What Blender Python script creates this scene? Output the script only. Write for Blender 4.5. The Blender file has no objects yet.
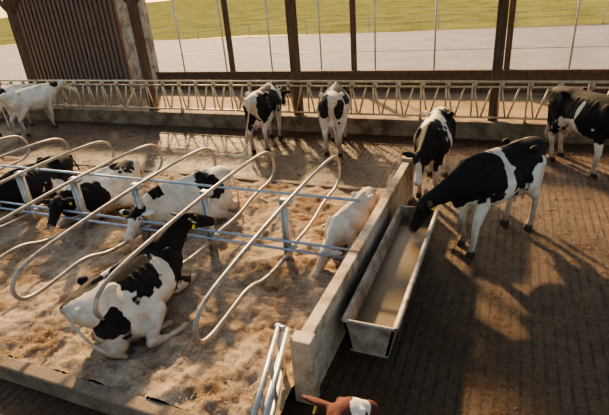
import bpy, math, random
import numpy as np
from mathutils import Vector, Matrix, noise
random.seed(7); np.random.seed(7)
S=bpy.context.scene
V=Vector

# ------------------------------------------------------------------ mesh builder
class MB:
    def __init__(s): s.v=[]; s.f=[]; s.m=[]; s.cur=0
    def face(s,f): s.f.append(f); s.m.append(s.cur)
    def loft(s,rings,n=20,taper=0.0,flat=0.0):
        b=len(s.v)
        for rg in rings:
            (c,sd,up,w,h)=rg[:5]; tp=rg[5] if len(rg)>5 else taper
            for i in range(n):
                t=2*math.pi*i/n; cs,sn=math.cos(t),math.sin(t)
                ww=w*(1-tp*max(0,sn)**1.5)
                hh=h*(1-flat*max(0,-sn)**2)
                s.v.append(tuple(V(c)+V(sd)*(ww*cs)+V(up)*(hh*sn)))
        R=len(rings)
        for r in range(R-1):
            for i in range(n):
                j=(i+1)%n
                s.face((b+r*n+i,b+r*n+j,b+(r+1)*n+j,b+(r+1)*n+i))
        c0=len(s.v); s.v.append(tuple(rings[0][0])); s.v.append(tuple(rings[-1][0]))
        for i in range(n):
            j=(i+1)%n
            s.face((c0,b+j,b+i)); s.face((c0+1,b+(R-1)*n+i,b+(R-1)*n+j))
    def tube(s,pts,r,n=10):
        pts=[V(p) for p in pts]; rr=r if isinstance(r,(list,tuple)) else [r]*len(pts)
        rings=[]; prev=None
        for i,p in enumerate(pts):
            t=(pts[min(i+1,len(pts)-1)]-pts[max(i-1,0)])
            if t.length<1e-6: t=V((0,0,1))
            t.normalize()
            if prev is None:
                a=V((0,0,1)) if abs(t.z)<.9 else V((1,0,0))
                sd=t.cross(a).normalized()
            else:
                sd=(prev-t*prev.dot(t)).normalized()
            prev=sd; up=sd.cross(t).normalized()
            rings.append((p,sd,up,rr[i],rr[i]))
        s.loft(rings,n)
    def ell(s,c,r,nu=16,nv=10):
        rings=[]
        for k in range(1,nv):
            a=math.pi*k/nv
            rings.append((V((c[0]-r[0]*math.cos(a),c[1],c[2])),V((0,1,0)),V((0,0,1)),r[1]*math.sin(a),r[2]*math.sin(a)))
        s.loft(rings,nu)
    def box(s,a,b,rot=None):
        x0,y0,z0=a; x1,y1,z1=b; k=len(s.v)
        P=[(x0,y0,z0),(x1,y0,z0),(x1,y1,z0),(x0,y1,z0),(x0,y0,z1),(x1,y0,z1),(x1,y1,z1),(x0,y1,z1)]
        s.v+=P
        for f in [(0,3,2,1),(4,5,6,7),(0,1,5,4),(1,2,6,5),(2,3,7,6),(3,0,4,7)]:
            s.face(tuple(k+i for i in f))
    def beam(s,p,q,w,d):
        p=V(p);q=V(q);t=(q-p).normalized()
        a=V((0,1,0)) if abs(t.y)<.9 else V((0,0,1))
        sd=t.cross(a).normalized(); up=sd.cross(t).normalized()
        k=len(s.v)
        for c in (p,q):
            for (i,j) in ((-1,-1),(1,-1),(1,1),(-1,1)):
                s.v.append(tuple(c+sd*(i*w/2)+up*(j*d/2)))
        for f in [(0,1,2,3),(7,6,5,4),(0,4,5,1),(1,5,6,2),(2,6,7,3),(3,7,4,0)]:
            s.face(tuple(k+i for i in f))
    def mesh(s,name):
        me=bpy.data.meshes.new(name); me.from_pydata(s.v,[],s.f); me.update(); return me
    def obj(s,name,mats,smooth=False,parent=None,bevel=0,loc=None):
        me=s.mesh(name)
        if not isinstance(mats,(list,tuple)): mats=[mats]
        for m in mats: me.materials.append(m)
        me.polygons.foreach_set('material_index',s.m)
        o=bpy.data.objects.new(name,me); S.collection.objects.link(o)
        import bmesh
        bm=bmesh.new(); bm.from_mesh(me); bmesh.ops.recalc_face_normals(bm,faces=bm.faces); bm.to_mesh(me); bm.free()
        if smooth: me.polygons.foreach_set('use_smooth',[True]*len(me.polygons))
        if parent: o.parent=parent
        if loc: o.location=loc
        if bevel:
            m=o.modifiers.new('b','BEVEL'); m.width=bevel; m.segments=2; m.limit_method='ANGLE'
        return o
def chaikin(p,it=3):
    p=[V(a) for a in p]
    for _ in range(it):
        q=[p[0]]
        for a,b in zip(p[:-1],p[1:]):
            q+= [a*.75+b*.25, a*.25+b*.75]
        q.append(p[-1]); p=q
    return p

# ------------------------------------------------------------------ materials
def newmat(name):
    m=bpy.data.materials.new(name); m.use_nodes=True
    nt=m.node_tree; b=nt.nodes['Principled BSDF']; return m,nt,b
def N(nt,t,**k):
    n=nt.nodes.new(t)
    for a,v in k.items(): setattr(n,a,v)
    return n
def noise_node(nt,scale,detail=6,rough=.6,vec=None):
    n=N(nt,'ShaderNodeTexNoise'); n.inputs['Scale'].default_value=scale
    n.inputs['Detail'].default_value=detail; n.inputs['Roughness'].default_value=rough
    if vec is not None: nt.links.new(vec,n.inputs['Vector'])
    return n
def ramp(nt,fac,stops):
    r=N(nt,'ShaderNodeValToRGB'); nt.links.new(fac,r.inputs[0])
    el=r.color_ramp.elements
    while len(el)<len(stops): el.new(.5)
    for e,(p,c) in zip(el,stops):
        e.position=p; e.color=(c[0],c[1],c[2],1) if not isinstance(c,(int,float)) else (c,c,c,1)
    return r.outputs[0]
def mix(nt,f,a,b,bt='MIX'):
    m=N(nt,'ShaderNodeMix',data_type='RGBA',blend_type=bt)
    for s,x in ((m.inputs[0],f),(m.inputs[6],a),(m.inputs[7],b)):
        if hasattr(x,'node'): nt.links.new(x,s)
        elif isinstance(x,(int,float)): s.default_value=x
        else: s.default_value=(x[0],x[1],x[2],1)
    return m.outputs[2]
def math_(nt,op,a,b=None,c=None):
    m=N(nt,'ShaderNodeMath',operation=op)
    for i,x in enumerate((a,b,c)):
        if x is None: continue
        if hasattr(x,'node'): nt.links.new(x,m.inputs[i])
        else: m.inputs[i].default_value=x
    return m.outputs[0]
def bump(nt,b,h,strength=.5,dist=.02):
    n=N(nt,'ShaderNodeBump'); n.inputs['Strength'].default_value=strength; n.inputs['Distance'].default_value=dist
    nt.links.new(h,n.inputs['Height']); nt.links.new(n.outputs[0],b.inputs['Normal'])
def simple(name,c1,c2,scale=4,rough=.8,metal=0,bs=.4,bd=.01,fine=40,stretch=None,rough2=None,spec=None,stain=None):
    m,nt,b=newmat(name)
    g=N(nt,'ShaderNodeNewGeometry'); vec=g.outputs['Position']
    if stretch:
        mp=N(nt,'ShaderNodeMapping'); mp.inputs['Scale'].default_value=stretch; nt.links.new(vec,mp.inputs[0]); vec=mp.outputs[0]
    n=noise_node(nt,scale,vec=vec); n2=noise_node(nt,fine,vec=vec)
    f=mix(nt,.35,n.outputs[0],n2.outputs[0])
    col=ramp(nt,f,[(.35,c1),(.65,c2)])
    if stain:
        n3=noise_node(nt,2.2,9,.75,g.outputs['Position'])
        col=mix(nt,ramp(nt,n3.outputs[0],[(.48,0.0),(.60,.8)]),col,stain)
    nt.links.new(col,b.inputs['Base Color'])
    if rough2 is not None: nt.links.new(ramp(nt,n.outputs[0],[(.4,rough),(.6,rough2)]),b.inputs['Roughness'])
    else: b.inputs['Roughness'].default_value=rough
    b.inputs['Metallic'].default_value=metal
    if spec is not None: b.inputs['Specular IOR Level'].default_value=spec
    elif rough>.75: b.inputs['Specular IOR Level'].default_value=.12
    bump(nt,b,f,bs,bd)
    return m
M_conc=simple('concrete',(.36,.27,.18),(.64,.52,.38),3,.85,bd=.01,stain=(.22,.14,.085))
M_curb=simple('shaded_stained_concrete',(.14,.10,.06),(.31,.23,.145),2.5,.85,bd=.01,stain=(.10,.06,.035))  # base darkened to put the backlit shade into the curb colour, stains on top
M_concd=simple('dirty_concrete',(.10,.075,.05),(.28,.21,.14),3,.85)
M_wood=simple('weathered_timber',(.075,.045,.028),(.18,.115,.07),3,.85,stretch=(6,6,.6))
M_plank=simple('timber_cladding',(.12,.080,.058),(.27,.19,.14),3,.8,stretch=(8,8,.5))
M_shade_roof=simple('shade_roof_boards',(.16,.13,.10),(.30,.24,.18),2,.9)  # boards of the added, unseen shading panel
M_galv=simple('galvanised_steel',(.32,.30,.27),(.54,.50,.44),8,.45,metal=.6,bs=.1)
M_galvd=simple('worn_galvanised_steel',(.22,.17,.12),(.48,.40,.31),8,.5,metal=.35,bs=.15)
M_trough=simple('dirty_trough_steel',(.26,.20,.14),(.50,.42,.32),6,.55,metal=.25,bs=.2,stain=(.14,.085,.05))
M_blue=simple('bluish_galvanised_pipe',(.26,.31,.36),(.42,.47,.52),8,.45,metal=.4,bs=.1)
M_lock=simple('headlock_steel',(.40,.28,.16),(.72,.55,.34),5,.5,metal=.3,bs=.1)
M_road=simple('asphalt_road',(.165,.145,.135),(.25,.225,.21),.6,.9,fine=6)
M_grass=simple('meadow_grass',(.10,.098,.034),(.24,.225,.085),.35,.95,fine=3,bs=.6,bd=.1,spec=0.0)
M_lane=simple('feed_lane_concrete',(.20,.125,.06),(.36,.24,.125),1.5,.85)
M_feed=simple('silage',(.26,.15,.045),(.48,.31,.12),6,.95,bs=.9,bd=.03)
M_tw=simple('trough_water',(.10,.068,.034),(.17,.12,.065),2,.4,bs=.05,spec=.25)
M_dung=simple('manure',(.055,.034,.020),(.12,.075,.045),9,.5,bs=.8,bd=.02,spec=.3)
M_eye,nt,b=newmat('eye_black'); b.inputs['Base Color'].default_value=(.01,.008,.007,1); b.inputs['Roughness'].default_value=.15
M_tag,nt,b=newmat('ear_tag_yellow'); b.inputs['Base Color'].default_value=(.85,.6,.05,1)

def bed_mat():
    m,nt,b=newmat('sawdust_straw_bedding')
    g=N(nt,'ShaderNodeNewGeometry'); p=g.outputs['Position']
    n1=noise_node(nt,1.5,7,.7,p); n2=noise_node(nt,16,8,.8,p); n3=noise_node(nt,90,5,.75,p)
    f=mix(nt,.5,n2.outputs[0],n3.outputs[0])
    c=ramp(nt,f,[(.34,(.20,.130,.074)),(.48,(.43,.315,.205)),(.60,(.68,.535,.37))])
    d=ramp(nt,n1.outputs[0],[(.38,(.50,.40,.31)),(.58,(1,1,1))])
    nt.links.new(mix(nt,1,c,d,'MULTIPLY'),b.inputs['Base Color'])
    b.inputs['Roughness'].default_value=.95; b.inputs['Specular IOR Level'].default_value=.1
    bump(nt,b,f,1,.04)
    return m
M_bed=bed_mat()
M_straw=simple('straw',(.36,.26,.155),(.60,.46,.30),5,.8,fine=9)

def slat_mat():
    m,nt,b=newmat('grooved_concrete_floor')
    g=N(nt,'ShaderNodeNewGeometry'); p=g.outputs['Position']
    sx=N(nt,'ShaderNodeSeparateXYZ'); nt.links.new(p,sx.inputs[0])
    big=noise_node(nt,.8,6,.65,p); med=noise_node(nt,4,10,.75,p); fin=noise_node(nt,24,8,.8,p)
    wob=math_(nt,'MULTIPLY',math_(nt,'SUBTRACT',fin.outputs[0],.5),.22)
    fx=math_(nt,'FRACT',math_(nt,'ADD',math_(nt,'MULTIPLY',sx.outputs[0],1/.115),wob))
    tri=math_(nt,'ABSOLUTE',math_(nt,'SUBTRACT',fx,.5))
    gr=ramp(nt,tri,[(.08,1.0),(.20,0.0)])
    bm_=mix(nt,.6,big.outputs[0],med.outputs[0])
    cover=ramp(nt,bm_,[(.44,.85),(.56,.22)])
    gr=math_(nt,'MULTIPLY',gr,cover)
    f=mix(nt,.5,med.outputs[0],fin.outputs[0])
    c=ramp(nt,f,[(.38,(.070,.038,.019)),(.50,(.195,.115,.060)),(.61,(.41,.265,.148))])
    film=ramp(nt,bm_,[(.42,(1,1,1)),(.57,(.42,.33,.25))])
    c=mix(nt,1,c,film,'MULTIPLY')
    c=mix(nt,math_(nt,'MULTIPLY',gr,.7),c,(.035,.020,.012))
    nt.links.new(c,b.inputs['Base Color'])
    nt.links.new(ramp(nt,bm_,[(.44,.68),(.56,.25)]),b.inputs['Roughness'])
    b.inputs['Specular IOR Level'].default_value=.26
    h=math_(nt,'SUBTRACT',math_(nt,'MULTIPLY',f,2.4),math_(nt,'MULTIPLY',gr,.30))
    bump(nt,b,h,1.0,.06)
    return m
M_slat=slat_mat()

def coat_mat(name,dark,light,dirt=.5):
    m,nt,b=newmat(name)
    a=N(nt,'ShaderNodeAttribute',attribute_name='cd')
    s=N(nt,'ShaderNodeSeparateColor'); nt.links.new(a.outputs['Color'],s.inputs[0])
    g=N(nt,'ShaderNodeNewGeometry'); n=noise_node(nt,4,8,.7,g.outputs['Position']); n2=noise_node(nt,60,3,.6,g.outputs['Position'])
    rough=math_(nt,'ADD',s.outputs[0],math_(nt,'MULTIPLY',math_(nt,'SUBTRACT',n2.outputs[0],.5),.04))
    msk=ramp(nt,rough,[(.485,0.0),(.515,1.0)])
    lc=mix(nt,ramp(nt,n.outputs[0],[(.45,0.0),(.70,dirt)]),light,(.38,.25,.14))
    am=math_(nt,'MULTIPLY',a.outputs['Alpha'],ramp(nt,n.outputs[0],[(.35,.6),(.55,1.0)]))
    lc=mix(nt,am,lc,(.23,.14,.075))
    dc=mix(nt,math_(nt,'MULTIPLY',a.outputs['Alpha'],.5),dark,(.10,.06,.035))
    c=mix(nt,msk,lc,dc)
    c=mix(nt,s.outputs[1],c,(.50,.30,.24))
    c=mix(nt,s.outputs[2],c,(.05,.035,.025))
    nt.links.new(c,b.inputs['Base Color'])
    b.inputs['Roughness'].default_value=.78; b.inputs['Specular IOR Level'].default_value=.2
    bump(nt,b,n2.outputs[0],.5,.012)
    return m
M_hol=coat_mat('holstein_coat',(.016,.012,.010),(.72,.62,.48),.65)
M_cream=coat_mat('cream_coat',(.30,.19,.11),(.74,.61,.45),.5)
M_red=coat_mat('red_white_coat',(.10,.030,.020),(.76,.68,.58))

# ------------------------------------------------------------------ cows
def hring(c,t,w,h):
    t=V(t).normalized()
    sd=V((0,0,1)).cross(t)
    if sd.length<.05: sd=V((0,1,0))
    sd.normalize(); up=t.cross(sd).normalized()
    return (V(c),sd,up,w,h)
def limb(mb,pts,rad):
    pts=[V(p) for p in pts]
    for i in range(len(pts)-1):
        mb.tube([pts[i],pts[i+1]],[rad[i],rad[i+1]],12)
    for p,r in zip(pts,rad): mb.ell(p,(r,r,r),12,8)

def cow(name,loc,yaw,pose='stand',poll=(1.2,0,1.35),muz=(1.6,0,1.05),patches=(),mat=None,side=1,
        scale=1.0,step=0.0,fat=1.0,z0=0.0,tail=0.0,udder=True,amp=.40):
    mb=MB(); ly=(pose=='lie'); dz=-.60 if ly else 0
    kw=1.16 if ly else 1.0; kh=.94 if ly else 1.0; lean=(.07*side if ly else 0)
    # x, zc, halfwidth, halfheight, top taper
    T=[(-.90,1.27,.05,.05,.1),(-.86,1.22,.13,.13,.1),(-.76,1.17,.20,.215,.15),(-.62,1.12,.245,.275,.12),(-.45,1.075,.285,.325,.10),(-.31,1.06,.265,.33,.34),
       (-.14,1.02,.325,.370,.42),(.04,1.0,.352,.40,.42),(.18,1.00,.345,.405,.44),(.34,1.015,.31,.395,.52),(.50,1.05,.25,.37,.60),(.64,1.07,.20,.32,.55),(.76,1.06,.14,.25,.4),(.84,1.05,.07,.14,.2)]
    rings=[]
    upv=V((0,-lean*1.6,1)).normalized()
    for (x,z,w,h,tp) in T:
        rings.append((V((x,0,z+dz)),V((0,1,0)),upv,w*fat*kw,h*kh,tp))
    mb.loft(rings,28,flat=.04)
    ty=-lean*.35*1.6
    for s in (-1,1):
        mb.ell((-.43,s*.225*fat+ty,1.33+dz),(.07,.055,.05)); mb.ell((-.84,s*.105,1.26+dz),(.06,.045,.06))
        mb.ell((.50,s*.17,1.06+dz),(.13,.08,.26))
        for k,x in enumerate((-.12,-.02,.08,.18,.28)):
            h=.40*kh; pts=[]
            for a in (50,20,-10,-40):
                aa=math.radians(a); wv=.34*fat*kw*(1-.42*max(0,math.sin(aa))**1.5)
                pts.append(V((x-.05*(1-math.sin(aa)),s*wv*math.cos(aa)-lean*1.6*h*math.sin(aa),1.0+dz+h*math.sin(aa))))
            mb.tube(chaikin(pts,1),.014,6)
    mb.tube([(-.85,ty*.6,1.30+dz),(-.45,ty,1.375+dz),(0,ty,1.36+dz),(.45,ty,1.385+dz)],[.03,.035,.035,.035])
    mb.ell((.46,ty*.6,1.345+dz),(.2,.05,.07)); mb.ell((.70,0,.86+dz+(.12 if ly else 0)),(.14,.09,.17))
    P=V(poll); B=V((.56,0,1.12+dz)); C=B+V((.28,0,(P.z-B.z)*.35))
    d=(V(muz)-P).normalized(); Mz=P+d*.50
    K=7; pr=[]
    E=P+V((0,0,-.01))
    for i in range(K+1):
        t=i/K; c=B*(1-t)**2+C*2*t*(1-t)+E*t*t
        tg=(C-B)*(1-t)+(E-C)*t
        pr.append(hring(c,tg,.165*(1-t)**1.1*fat+.075*t,.30*(1-t)**1.1+.11*t+.02*t*(1-t)))
    mb.loft(pr,20,taper=.3)
    hs=[(-.16,.05,.06),(-.08,.085,.095),(.04,.098,.115),(.24,.104,.125),(.42,.082,.110),(.62,.064,.088),(.80,.062,.074),(.92,.072,.070),(1.0,.066,.058),(1.05,.042,.036)]
    hr=[hring(P+d*.5*t,d,w,h) for t,w,h in hs]
    mb.loft(hr,20,taper=.12)
    sd=hr[3][1]; up=hr[3][2]
    for s in (-1,1):
        b0=P+sd*s*.07+up*.03+d*.03
        dr=(sd*s-d*.18-up*.05).normalized()
        u2=dr.cross(d).normalized(); s2=u2.cross(dr).normalized()
        mb.loft([(b0,s2,u2,.028,.026),(b0+dr*.06,s2,u2,.048,.025),(b0+dr*.13,s2,u2,.06,.021),(b0+dr*.20,s2,u2,.04,.018),(b0+dr*.24,s2,u2,.012,.012)],12)
        mb.ell(P+d*.12+sd*s*.08+up*.06,(.035,.035,.035))
    if not ly:
        for s in (-1,1):
            st=step*s
            limb(mb,[(.50,s*.15,1.02),(.43,s*.165,.80),(.50+st*.5,s*.15,.44),(.49+st,s*.145,.15),(.51+st,s*.145,.09)],[.12,.10,.056,.040,.045])
            limb(mb,[(.46+st*.3,s*.16,.68),(.50+st*.5,s*.15,.50)],[.075,.054])
            mb.loft([(V((.51+st,s*.145,.10)),V((0,1,0)),V((1,0,0)),.046,.050),(V((.535+st,s*.145,.0)),V((0,1,0)),V((1,0,0)),.058,.074)],14)
            st=-step*s
            limb(mb,[(-.58,s*.14,1.08),(-.40,s*.19,.84),(-.67+st*.6,s*.165,.52),(-.645+st,s*.155,.32),(-.63+st,s*.155,.15),(-.60+st,s*.155,.09)],[.17,.14,.060,.042,.045,.047])
            limb(mb,[(-.68,s*.12,1.02),(-.61+st*.3,s*.17,.70)],[.13,.085])
            mb.loft([(V((-.60+st,s*.155,.10)),V((0,1,0)),V((1,0,0)),.048,.053),(V((-.575+st,s*.155,.0)),V((0,1,0)),V((1,0,0)),.060,.078)],14)
        if udder:
            mb.ell((-.44,0,.72),(.22,.15,.18))
            for a in (-1,1):
                for c in (-.36,-.54): limb(mb,[(c,a*.07,.62),(c,a*.08,.51)],[.028,.02])
        tl=[(-.90,0,1.30),(-.96,0,1.2),(-.96,tail*.2,.9),(-.93,tail*.5,.62),(-.92,tail*.6,.42),(-.92,tail*.6,.33)]
        mb.tube(chaikin(tl,2),.021,10); limb(mb,[tl[3],tl[4],tl[5]],[.026,.045,.025])
    else:
        for s in (-1,1):
            limb(mb,[(.50,s*.17,.44),(.44,s*.25,.19),(.80,s*.23,.10),(.72,s*.18,.055),(.54,s*.15,.05),(.45,s*.14,.045)],[.12,.10,.058,.042,.038,.043])
        s=side
        limb(mb,[(-.55,s*.18,.38),(-.10,s*.40,.24),(-.46,s*.60,.09),(-.28,s*.68,.05),(-.10,s*.73,.045),(-.02,s*.74,.042)],[.17,.125,.058,.040,.038,.045])
        limb(mb,[(-.62,s*.18,.30),(-.34,s*.44,.16)],[.16,.095])
        limb(mb,[(-.55,-s*.10,.38),(-.16,-s*.27,.20),(-.40,-s*.30,.10)],[.17,.12,.06])
        limb(mb,[(-.50,s*.30,.10),(-.22,s*.46,.05),(-.05,s*.52,.045)],[.06,.04,.042])
        if udder: mb.ell((-.66,s*.27,.12),(.15,.16,.11))
        tl=[(-.90,0,.69),(-.93,s*.10,.50),(-.88,s*.24,.28),(-.80,s*.34,.12),(-.70,s*.44,.045)]
        mb.tube(chaikin(tl,2),.020,10); limb(mb,[tl[3],tl[4]],[.025,.032])
    me=mb.mesh(name+'_raw'); tmp=bpy.data.objects.new('tmp',me); S.collection.objects.link(tmp)
    r=tmp.modifiers.new('r','REMESH'); r.mode='VOXEL'; r.voxel_size=.014; r.use_smooth_shade=True
    sm=tmp.modifiers.new('s','SMOOTH'); sm.factor=.5; sm.iterations=5
    dg=bpy.context.evaluated_depsgraph_get()
    m2=bpy.data.meshes.new_from_object(tmp.evaluated_get(dg)); m2.name=name
    bpy.data.objects.remove(tmp)
    nv=len(m2.vertices); co=np.empty(nv*3,dtype=np.float32); m2.vertices.foreach_get('co',co); co=co.reshape(-1,3)
    q=co.copy(); q[:,2]-=dz
    f=np.full(nv,-1.0)
    for pt in patches:
        c=np.array(pt[:3]); rr=np.array(pt[3:6]); w=len(pt)>6
        dd=1-np.sqrt((((q-c)/rr)**2).sum(1))
        f=np.minimum(f,-dd) if w else np.maximum(f,dd)
    off=V((loc[0]*3.1,loc[1]*1.7,5))
    nn=np.array([noise.noise(V(c)*3.2+off)+.75*noise.noise(V(c)*8+off)+.35*noise.noise(V(c)*17+off) for c in co.tolist()])
    f=f+nn*amp
    R=np.clip(.5+f*.5,0,1)
    G=np.zeros(nv); Bk=np.zeros(nv)
    dm=np.linalg.norm(co-np.array(Mz),axis=1); G=np.maximum(G,np.clip((.075-dm)/.02,0,1)*.45)
    if not ly:
        Bk=np.clip((.085-co[:,2])/.01,0,1)
        du=np.sqrt((((co-np.array((-.44,0,.62)))/np.array((.24,.15,.17)))**2).sum(1)); G=np.maximum(G,np.clip((1-du)/.1,0,1)*.8)
        A=np.clip((.62-co[:,2])/.5,0,1)*.85
    else:
        A=np.clip((.32-co[:,2])/.30,0,1)*.85
    A=A+np.clip((-.6-q[:,0])/.3,0,1)*.3+np.clip(nn,0,1)*.25
    A=np.clip(A,0,1)
    cd=np.stack([R,G,Bk,A],1).astype(np.float32)
    at=m2.attributes.new('cd','FLOAT_COLOR','POINT'); at.data.foreach_set('color',cd.ravel())
    m2.polygons.foreach_set('use_smooth',[True]*len(m2.polygons))
    m2.materials.clear(); m2.materials.append(mat or M_hol)
    o=bpy.data.objects.new(name,m2); S.collection.objects.link(o)
    o.location=(loc[0],loc[1],z0); o.rotation_euler=(0,0,yaw); o.scale=(scale,)*3
    e=MB()
    for s in (-1,1):
        c=P+d*.13+sd*s*.10+up*.055; e.ell(c,(.020,.020,.020),12,8)
    e.obj('eyes',M_eye,True,parent=o)
    e=MB()
    for s in (-1,1):
        c=P+sd*s*.20
        e.beam(c+d*.035,c+d*.035-up*.06,.045,.012)
    e.obj('ear_tags',M_tag,parent=o)
    return o
def yw(dx,dy): return math.atan2(dy,dx)

BZ=.20
cow('holstein_cow',(-.04,6.98),yw(-.585,-.811),poll=(1.14,-.13,.94),muz=(1.32,-.26,.48),step=.07,scale=1.05,patches=[
  (1.3,-.2,.8,.50,.5,.6),(.85,0,1.1,.45,.6,.5),(.45,0,1.22,.36,.7,.50),(-.28,.1,1.22,.44,.8,.44),(-.82,.1,1.30,.30,.5,.36),
  (.13,.3,.92,.08,.3,.45,1),(-.60,.32,.90,.22,.26,.34,1),(.6,0,.50,.5,.5,.28,1)])
cow('holstein_cow',(-1.20,8.80),yw(-.03,-1),poll=(1.15,-.02,1.05),muz=(1.35,.0,.6),patches=[
  (1.2,0,.95,.45,.45,.5),(.6,.0,1.15,.50,.7,.5),(-.35,.3,1.1,.5,.4,.45),(.05,-.1,1.42,.42,.22,.2,1),(1.38,0,.75,.2,.07,.35,1)])
cow('holstein_cow',(-5.66,10.72),yw(-.12,1),poll=(1.15,0,1.0),muz=(1.45,0,.62),step=.06,tail=.3,scale=1.06,patches=[
  (-.70,-.25,1.15,.28,.2,.40),(-.05,-.25,1.25,.35,.35,.4),(.6,.1,1.2,.3,.4,.3),(1.2,0,1,.4,.3,.4),(-.7,.2,.9,.2,.15,.3)])
cow('holstein_cow',(-3.82,10.78),yw(-.22,1),poll=(1.15,0,1.0),muz=(1.45,0,.62),step=-.05,tail=-.2,scale=1.06,patches=[
  (-.75,.16,1.25,.25,.14,.35),(-.1,-.1,1.35,.35,.4,.3),(-.75,-.17,1.05,.25,.10,.25),(.6,.0,1.2,.4,.5,.5),(1.2,0,1,.5,.4,.5)])
cow('holstein_cow',(-14.0,10.75),yw(.12,1),poll=(1.18,0,1.3),muz=(1.55,0,1.0),step=.06,patches=[(.9,0,1.35,.14,.2,.14)])
cow('holstein_cow',(-15.15,10.7),yw(.05,1),poll=(1.18,0,1.2),muz=(1.5,0,.85),step=-.05,patches=[(-.2,0,1.3,.3,.25,.14)])
cow('holstein_cow',(1.46,10.35),yw(.62,-.78),poll=(1.15,.1,1.3),muz=(1.5,.1,.9),step=.06,scale=1.08,patches=[
  (-.70,-.1,1.25,.60,1.2,.75),(-.1,-.2,1.25,.55,1.2,.50),(.35,0,1.2,.6,1.2,.55),(.85,0,1.15,.45,.8,.6),(1.3,0,1.2,.5,.5,.5),(-.15,-.4,.78,.25,.3,.22,1),(.05,-.3,1.15,.05,.15,.2,1)])
# lying cows
cow('lying_holstein_cow',(-4.00,3.64),yw(.05,1),'lie',poll=(.98,-.10,.86),muz=(1.34,-.22,.68),side=-1,z0=BZ-.03,patches=[
  (1.05,-.1,1.4,.45,.5,.5),(.62,0,1.25,.45,.6,.55),(-.02,.0,1.25,.30,.55,.42),(-.55,.18,1.3,.25,.22,.35),(-.60,-.28,1.0,.17,.2,.2),(.30,-.22,1.05,.07,.30,.25,1)])
cow('lying_holstein_cow',(-4.88,6.05),yw(-.42,-1),'lie',poll=(.94,.1,.56),muz=(1.24,.3,.30),side=1,z0=BZ-.03,patches=[
  (.55,-.1,1.35,.16,.25,.2),(-.35,.2,1.2,.22,.22,.25),(.98,.1,1.2,.18,.2,.12)])
cow('lying_holstein_cow',(-6.70,5.98),yw(-.1,-1),'lie',poll=(.92,.1,.64),muz=(1.22,.25,.42),side=1,z0=BZ-.03,patches=[
  (1.0,.1,1.25,.4,.4,.45),(.40,.25,1.2,.26,.22,.35),(-.5,-.1,1.25,.28,.3,.3)])
cow('lying_holstein_cow',(-8.45,6.05),yw(0,-1),'lie',poll=(.92,0,.70),muz=(1.2,-.15,.50),side=1,z0=BZ-.03,patches=[
  (1.0,0,1.3,.4,.4,.45),(.4,0,1.2,.6,.8,.5),(-.5,0,1.2,.45,.7,.5)])
cow('lying_cream_heifer',(-1.99,6.12),yw(-.12,-1),'lie',poll=(1.05,.02,.36),muz=(1.44,.0,.10),side=-1,z0=BZ-.04,mat=M_cream,scale=.82,fat=.80,udder=False,amp=.3,patches=[])
cow('red_white_cow',(-.66,.84),yw(-.10,1),poll=(1.18,0,1.30),muz=(1.52,-.12,1.03),mat=M_red,patches=[
  (.9,.1,1.3,.6,.6,.6),(1.25,.05,1.25,.5,.5,.5),(0,0,1.1,.5,.7,.6),(1.36,-.11,1.30,.20,.07,.2,1)])

# ------------------------------------------------------------------ floors
m=MB(); m.box((-26,-4,-.2),(9,11.9,0)); m.obj('floor',M_slat)
m=MB(); m.box((-26,12.1,-.2),(9,17,.02)); m.obj('feed_lane_floor',M_lane)
m=MB(); m.box((-60,17.2,-.3),(45,36,-.02)); m.obj('road',M_road)
m=MB()
nx,ny=60,40
for j in range(ny+1):
    for i in range(nx+1):
        x=-150+300*i/nx; y=36+240*(j/ny)**1.6
        m.v.append((x,y,.02+.25*noise.noise(V((x*.08,y*.08,0)))))
for j in range(ny):
    for i in range(nx):
        a=j*(nx+1)+i; m.face((a,a+1,a+nx+2,a+nx+1))
m.obj('ground_meadow',M_grass,True)
m=MB(); nx,ny=360,150; X0,X1,Y0,Y1=-16,-1.66,2.52,7.88
def bedh(x,y):
    return BZ+.07*noise.noise(V((x*1.7,y*1.7,3)))+.05*noise.noise(V((x*4.5,y*4.5,1)))+.032*noise.noise(V((x*11,y*11,1)))+.018*noise.noise(V((x*24,y*24,1)))+.05*math.exp(-((y-5.2)/.5)**2)
for j in range(ny+1):
    for i in range(nx+1):
        x=X0+(X1-X0)*i/nx; y=Y0+(Y1-Y0)*j/ny; m.v.append((x,y,bedh(x,y)))
for j in range(ny):
    for i in range(nx):
        a=j*(nx+1)+i; m.face((a,a+1,a+nx+2,a+nx+1))
m.obj('stall_bedding',M_bed,True)
m=MB()
for k in range(11000):
    x=random.uniform(-9.5,-1.7); y=random.uniform(2.45,7.9)
    z=bedh(x,y)+.010; a=random.uniform(0,math.pi); L=random.uniform(.008,.030); w=random.uniform(.002,.004)
    dx,dy=math.cos(a)*L,math.sin(a)*L; px,py=-math.sin(a)*w,math.cos(a)*w; t=random.uniform(-.008,.014)
    b0=len(m.v); m.v+=[(x-dx-px,y-dy-py,z-t),(x+dx-px,y+dy-py,z+t),(x+dx+px,y+dy+py,z+t),(x-dx+px,y-dy+py,z-t)]
    m.face((b0,b0+1,b0+2,b0+3))
m.obj('loose_straw',M_straw)
m=MB(); m.box((-16,2.36,0),(-1.68,2.52,.22)); m.obj('stall_curb',M_concd,bevel=.02)
m=MB(); m.box((-16,7.88,0),(-1.68,8.04,.22)); m.obj('stall_curb',M_concd,bevel=.02)
m=MB()
for k in range(1500):
    x=random.uniform(-.6,4.5) if k<1200 else random.uniform(-14,4); y=random.uniform(2.2,9) if k<1200 else random.uniform(8.3,11.6)
    r=random.uniform(.006,.020); m.ell((x,y,.0),(r,r*random.uniform(.5,1.4),r*.5),7,5)
m.obj('manure_clumps',M_dung,True)

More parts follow.
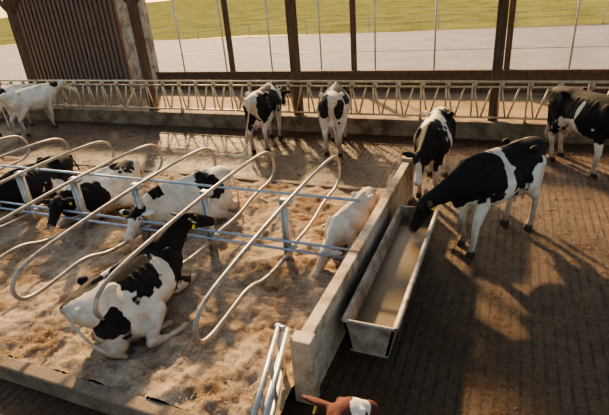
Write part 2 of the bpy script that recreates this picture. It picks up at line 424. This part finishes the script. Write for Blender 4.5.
# ------------------------------------------------------------------ dividing wall + trough
m=MB(); m.box((-1.63,3.28,0),(-1.50,8.1,.75)); m.box((-1.67,3.12,0),(-1.46,3.28,.78)); m.box((-1.66,8.1,0),(-1.46,8.25,.80))
m.obj('partition_wall',M_conc,bevel=.012)
m=MB()
x0,x1,y0,y1,zt=-1.37,-.82,3.8,6.6,.56
def quadbox(P):
    k=len(m.v); m.v.extend(P)
    for f in [(0,3,2,1),(4,5,6,7),(0,1,5,4),(1,2,6,5),(2,3,7,6),(3,0,4,7)]: m.face(tuple(k+i for i in f))
zb=.20
quadbox([(x0+.07,y0,zb),(x0+.10,y0,zb),(x0+.10,y1,zb),(x0+.07,y1,zb),(x0,y0,zt),(x0+.03,y0,zt),(x0+.03,y1,zt),(x0,y1,zt)])
quadbox([(x1-.10,y0,zb),(x1-.07,y0,zb),(x1-.07,y1,zb),(x1-.10,y1,zb),(x1-.03,y0,zt),(x1,y0,zt),(x1,y1,zt),(x1-.03,y1,zt)])
for yy in (y0,y1):
    quadbox([(x0+.07,yy,zb),(x1-.07,yy,zb),(x1-.07,yy+.03,zb),(x0+.07,yy+.03,zb),(x0,yy,zt),(x1,yy,zt),(x1,yy+.03,zt),(x0,yy+.03,zt)])
m.box((x0+.07,y0,zb-.03),(x1-.07,y1+.03,zb))
m.tube([(x1+.01,y0,zt),(x1+.01,y1+.03,zt)],.028); m.tube([(x0,y0,zt),(x0,y1+.03,zt)],.022)
m.tube([(x0,y0,zt),(x1,y0,zt)],.022); m.tube([(x0,y1+.03,zt),(x1,y1+.03,zt)],.022)
for yy in (y0+.35,(y0+y1)/2,y1-.35):
    m.box((x0+.10,yy-.04,0),(x0+.15,yy+.04,zb-.02)); m.box((x1-.16,yy-.04,0),(x1-.11,yy+.04,zb-.02))
tr=m.obj('water_trough',M_trough)
m=MB(); m.box((x0+.045,y0+.03,.30),(x1-.045,y1,.40)); m.obj('water',M_tw,parent=tr)

# ------------------------------------------------------------------ stall dividers
path=[(5.25,.50),(5.9,.48),(6.5,.60),(7.15,.58),(7.32,.80),(7.22,1.10),(6.8,1.20),(5.2,1.20),(3.5,1.10),(3.02,1.02),(2.86,.82),(2.98,.60),(3.5,.62),(3.95,.66),(4.35,.48),(5.15,.46)]
X=-2.55
while X>-15:
    m=MB()
    m.tube(chaikin([(X,y,z) for y,z in path],3),.026,10)
    m.cur=1
    m.box((X-.10,5.16,.0),(X-.06,5.24,1.20)); m.box((X-.12,5.14,.0),(X-.10,5.26,1.20)); m.box((X-.06,5.14,.0),(X-.045,5.26,1.20))
    for zz in (.48,1.16): m.box((X-.06,5.14,zz-.03),(X+.04,5.26,zz+.03))
    m.obj('stall_divider',[M_galvd,M_galv],True)
    X-=1.25
m=MB()
for z in (.50,.63): m.tube([(-15.5,5.08,z),(-1.66,5.08,z)],.020)
m.obj('brisket_rails',M_blue,True)
m=MB(); m.tube([(-15.5,5.50,1.14),(-1.66,5.50,1.14)],.019); m.obj('neck_rail',M_blue,True)
m=MB()
A=V((-1.82,3.22,0)); Bq=V((-1.52,2.05,0))
for z in (.30,.55,.82): m.tube([A+V((0,0,z)),Bq+V((0,0,z))],.024)
for t in (0,.33,.66,1):
    p=A.lerp(Bq,t); m.tube([p+V((0,0,.28)),p+V((0,0,.84))],.020)
A2=A+V((.10,.0,0)); B2=Bq+V((.10,0,0))
m.tube([A2+V((0,0,.82)),B2+V((0,0,.82))],.024); m.tube([A+V((0,0,.82)),A2+V((0,0,.82))],.024); m.tube([B2+V((0,0,0)),B2+V((0,0,.84))],.024); m.tube([A+V((0,0,0)),A+V((0,0,.84))],.032)
m.obj('pipe_gate',M_galv,True)

# ------------------------------------------------------------------ feed fence
m=MB(); m.box((-24,11.9,-.1),(8,12.08,.42)); m.obj('feed_curb',M_curb,bevel=.02)
m=MB()
m.tube([(-24,12,1.36),(8,12,1.36)],.030,8); m.tube([(-24,12,1.24),(8,12,1.24)],.022,8); m.tube([(-24,12,.52),(8,12,.52)],.030,8)
x=-23.6
while x<7.8:
    m.tube([(x,12,.52),(x,12,1.36)],.022,6)
    m.tube([(x+.17,12,.52),(x+.04,12,1.24)],.022,6)
    m.tube([(x+.22,12,.52),(x+.42,12,1.24)],.024,6)
    m.box((x+.02,11.97,1.20),(x+.10,12.03,1.38))
    x+=.60
x=-23.6
while x<7.9:
    m.box((x-.03,11.95,.40),(x+.03,12.05,.60)); x+=2.4
m.obj('headlock_feed_fence',M_lock,True)
m=MB(); nx,ny=260,12
for j in range(ny+1):
    for i in range(nx+1):
        x=-20+27*i/nx; v=j/ny; y=12.12+1.1*v
        m.v.append((x,y,.02+math.sin(min(1,v+.25)*math.pi)*(.16+.10*noise.noise(V((x*1.3,y*2,0)))+.05*noise.noise(V((x*6,y*6,0))))))
for j in range(ny):
    for i in range(nx):
        a=j*(nx+1)+i; m.face((a,a+1,a+nx+2,a+nx+1))
m.obj('silage_feed',M_feed,True)

# ------------------------------------------------------------------ timber frame
for X in (-20.6,-15.5,-10.45,-5.4,-.3,4.8):
    m=MB(); m.box((X-.11,12.1,0),(X+.11,12.32,4.7))
    for s in (-1,1): m.beam((X+s*.08,12.21,3.55),(X+s*1.1,12.21,4.65),.12,.14)
    m.box((X-.16,12.08,0),(X+.16,12.36,.35))
    m.obj('timber_post',M_wood,bevel=.01)
    if X>-14:
        m=MB(); m.box((X+.06,17.03,0),(X+.24,17.18,4.4))
        for s in (-1,1): m.beam((X+.15+s*.06,17.10,3.4),(X+.15+s*.9,17.10,4.35),.10,.12)
        m.obj('timber_post',M_wood,bevel=.01)
m=MB(); m.box((-24,12.09,4.7),(8,12.33,4.98)); m.obj('timber_beam',M_wood)
m=MB(); m.box((-24,16.98,4.4),(8,17.2,4.65)); m.obj('timber_beam',M_wood)
m=MB(); m.box((-13.95,16.9,0),(8,17.0,.62)); m.box((-13.95,16.86,.62),(8,17.02,.74)); m.obj('wall_back',M_wood,bevel=.01)
m=MB(); x=-21.6; kk=0
while x<-15.5:
    oy=.0 if kk%2 else .07
    m.box((x,16.96+oy,.05),(x+.14,16.99+oy,4.4)); x+=.13; kk+=1
for z in (.4,2.2,4.0): m.box((-21.6,17.06,z),(-15.5,17.14,z+.12))
m.box((-21.6,17.10,.0),(-15.5,17.13,4.4))
m.box((-21.6,16.93,.0),(-15.4,16.96,.25))
m.obj('wall_slatted',M_plank)
m=MB(); m.box((-15.35,16.95,0),(-14.0,17.2,4.4)); 
for z in (1.1,2.2,3.3): m.box((-15.37,16.93,z),(-13.98,16.95,z+.03))
m.obj('wall_pier',M_conc,bevel=.01)
m=MB(); x=-12.7
while x<8:
    m.tube([(x,17.22,0),(x,17.22,4.45)],.03,8); x+=2.05
for z in (1.35,): m.tube([(-14,17.22,z),(8,17.22,z)],.012,6)
m.obj('curtain_poles',M_galv,True)
m=MB(); x=-60
while x<40:
    m.tube([(x,36.6,-.1),(x,36.6,1.0)],.035,6); x+=5
for z in (.5,.9): m.tube([(-60,36.6,z),(40,36.6,z)],.010,5)
m.obj('pasture_fence',M_galv)
m=MB()
def rz(y): return 5.02+.2*(12.9-y)
k=len(m.v)
xr0,xr1,ya,yb=-5.6,10,7.2,12.9
m.v+=[(xr0,ya,rz(ya)),(xr1,ya,rz(ya)),(xr1,yb,rz(yb)),(xr0,yb,rz(yb)),(xr0,ya,rz(ya)+.06),(xr1,ya,rz(ya)+.06),(xr1,yb,rz(yb)+.06),(xr0,yb,rz(yb)+.06)]
for f in [(0,3,2,1),(4,5,6,7),(0,1,5,4),(1,2,6,5),(2,3,7,6),(3,0,4,7)]: m.face(tuple(k+i for i in f))
for X in (-5.4,-.3,4.8): m.beam((X,ya,rz(ya)-.12),(X,11.9,rz(11.9)-.12),.14,.22)
m.obj('shade_roof_panel',M_shade_roof)  # added partial roof out of view, shaped to shade the near right floor

# ------------------------------------------------------------------ light
w=bpy.data.worlds.new('w'); S.world=w; w.use_nodes=True; nt=w.node_tree
bg=nt.nodes['Background']; sk=nt.nodes.new('ShaderNodeTexSky'); sk.sky_type='NISHITA'; sk.sun_disc=False
sk.sun_elevation=math.radians(22); sk.sun_rotation=math.radians(-33); sk.air_density=1.2; sk.dust_density=3; sk.ozone_density=.5
nt.links.new(sk.outputs[0],bg.inputs[0]); bg.inputs[1].default_value=.30
L=bpy.data.lights.new('sun','SUN'); L.energy=12; L.angle=math.radians(2.0); L.color=(1,.71,.38)
o=bpy.data.objects.new('sun',L); S.collection.objects.link(o)
e=math.radians(26); az=V((-.58,.81,0)).normalized()
dirv=-(az*math.cos(e)+V((0,0,math.sin(e))))
o.rotation_euler=dirv.to_track_quat('-Z','Y').to_euler(); o.location=(-8,14,9)
try: S.view_settings.look='AgX - Medium High Contrast'
except Exception as ex: print(ex)

# ------------------------------------------------------------------ camera
Xc=V((.9239,.0995,-.3697)).normalized(); Yc=V((.3756,-.4220,.8252)); Yc=(Yc-Xc*Xc.dot(Yc)).normalized(); Zc=Xc.cross(Yc)
right=V((Xc[0],Yc[0],Zc[0])); up=-V((Xc[1],Yc[1],Zc[1])); back=-V((Xc[2],Yc[2],Zc[2]))
cam=bpy.data.cameras.new('camera'); cam.lens=480/609*36; cam.sensor_width=36; cam.clip_end=600
co=bpy.data.objects.new('camera',cam); S.collection.objects.link(co)
mw=Matrix.Identity(4)
for i in range(3): mw[i][0]=right[i]; mw[i][1]=up[i]; mw[i][2]=back[i]
mw[0][3]=0; mw[1][3]=0; mw[2][3]=3.8
co.matrix_world=mw
S.camera=co
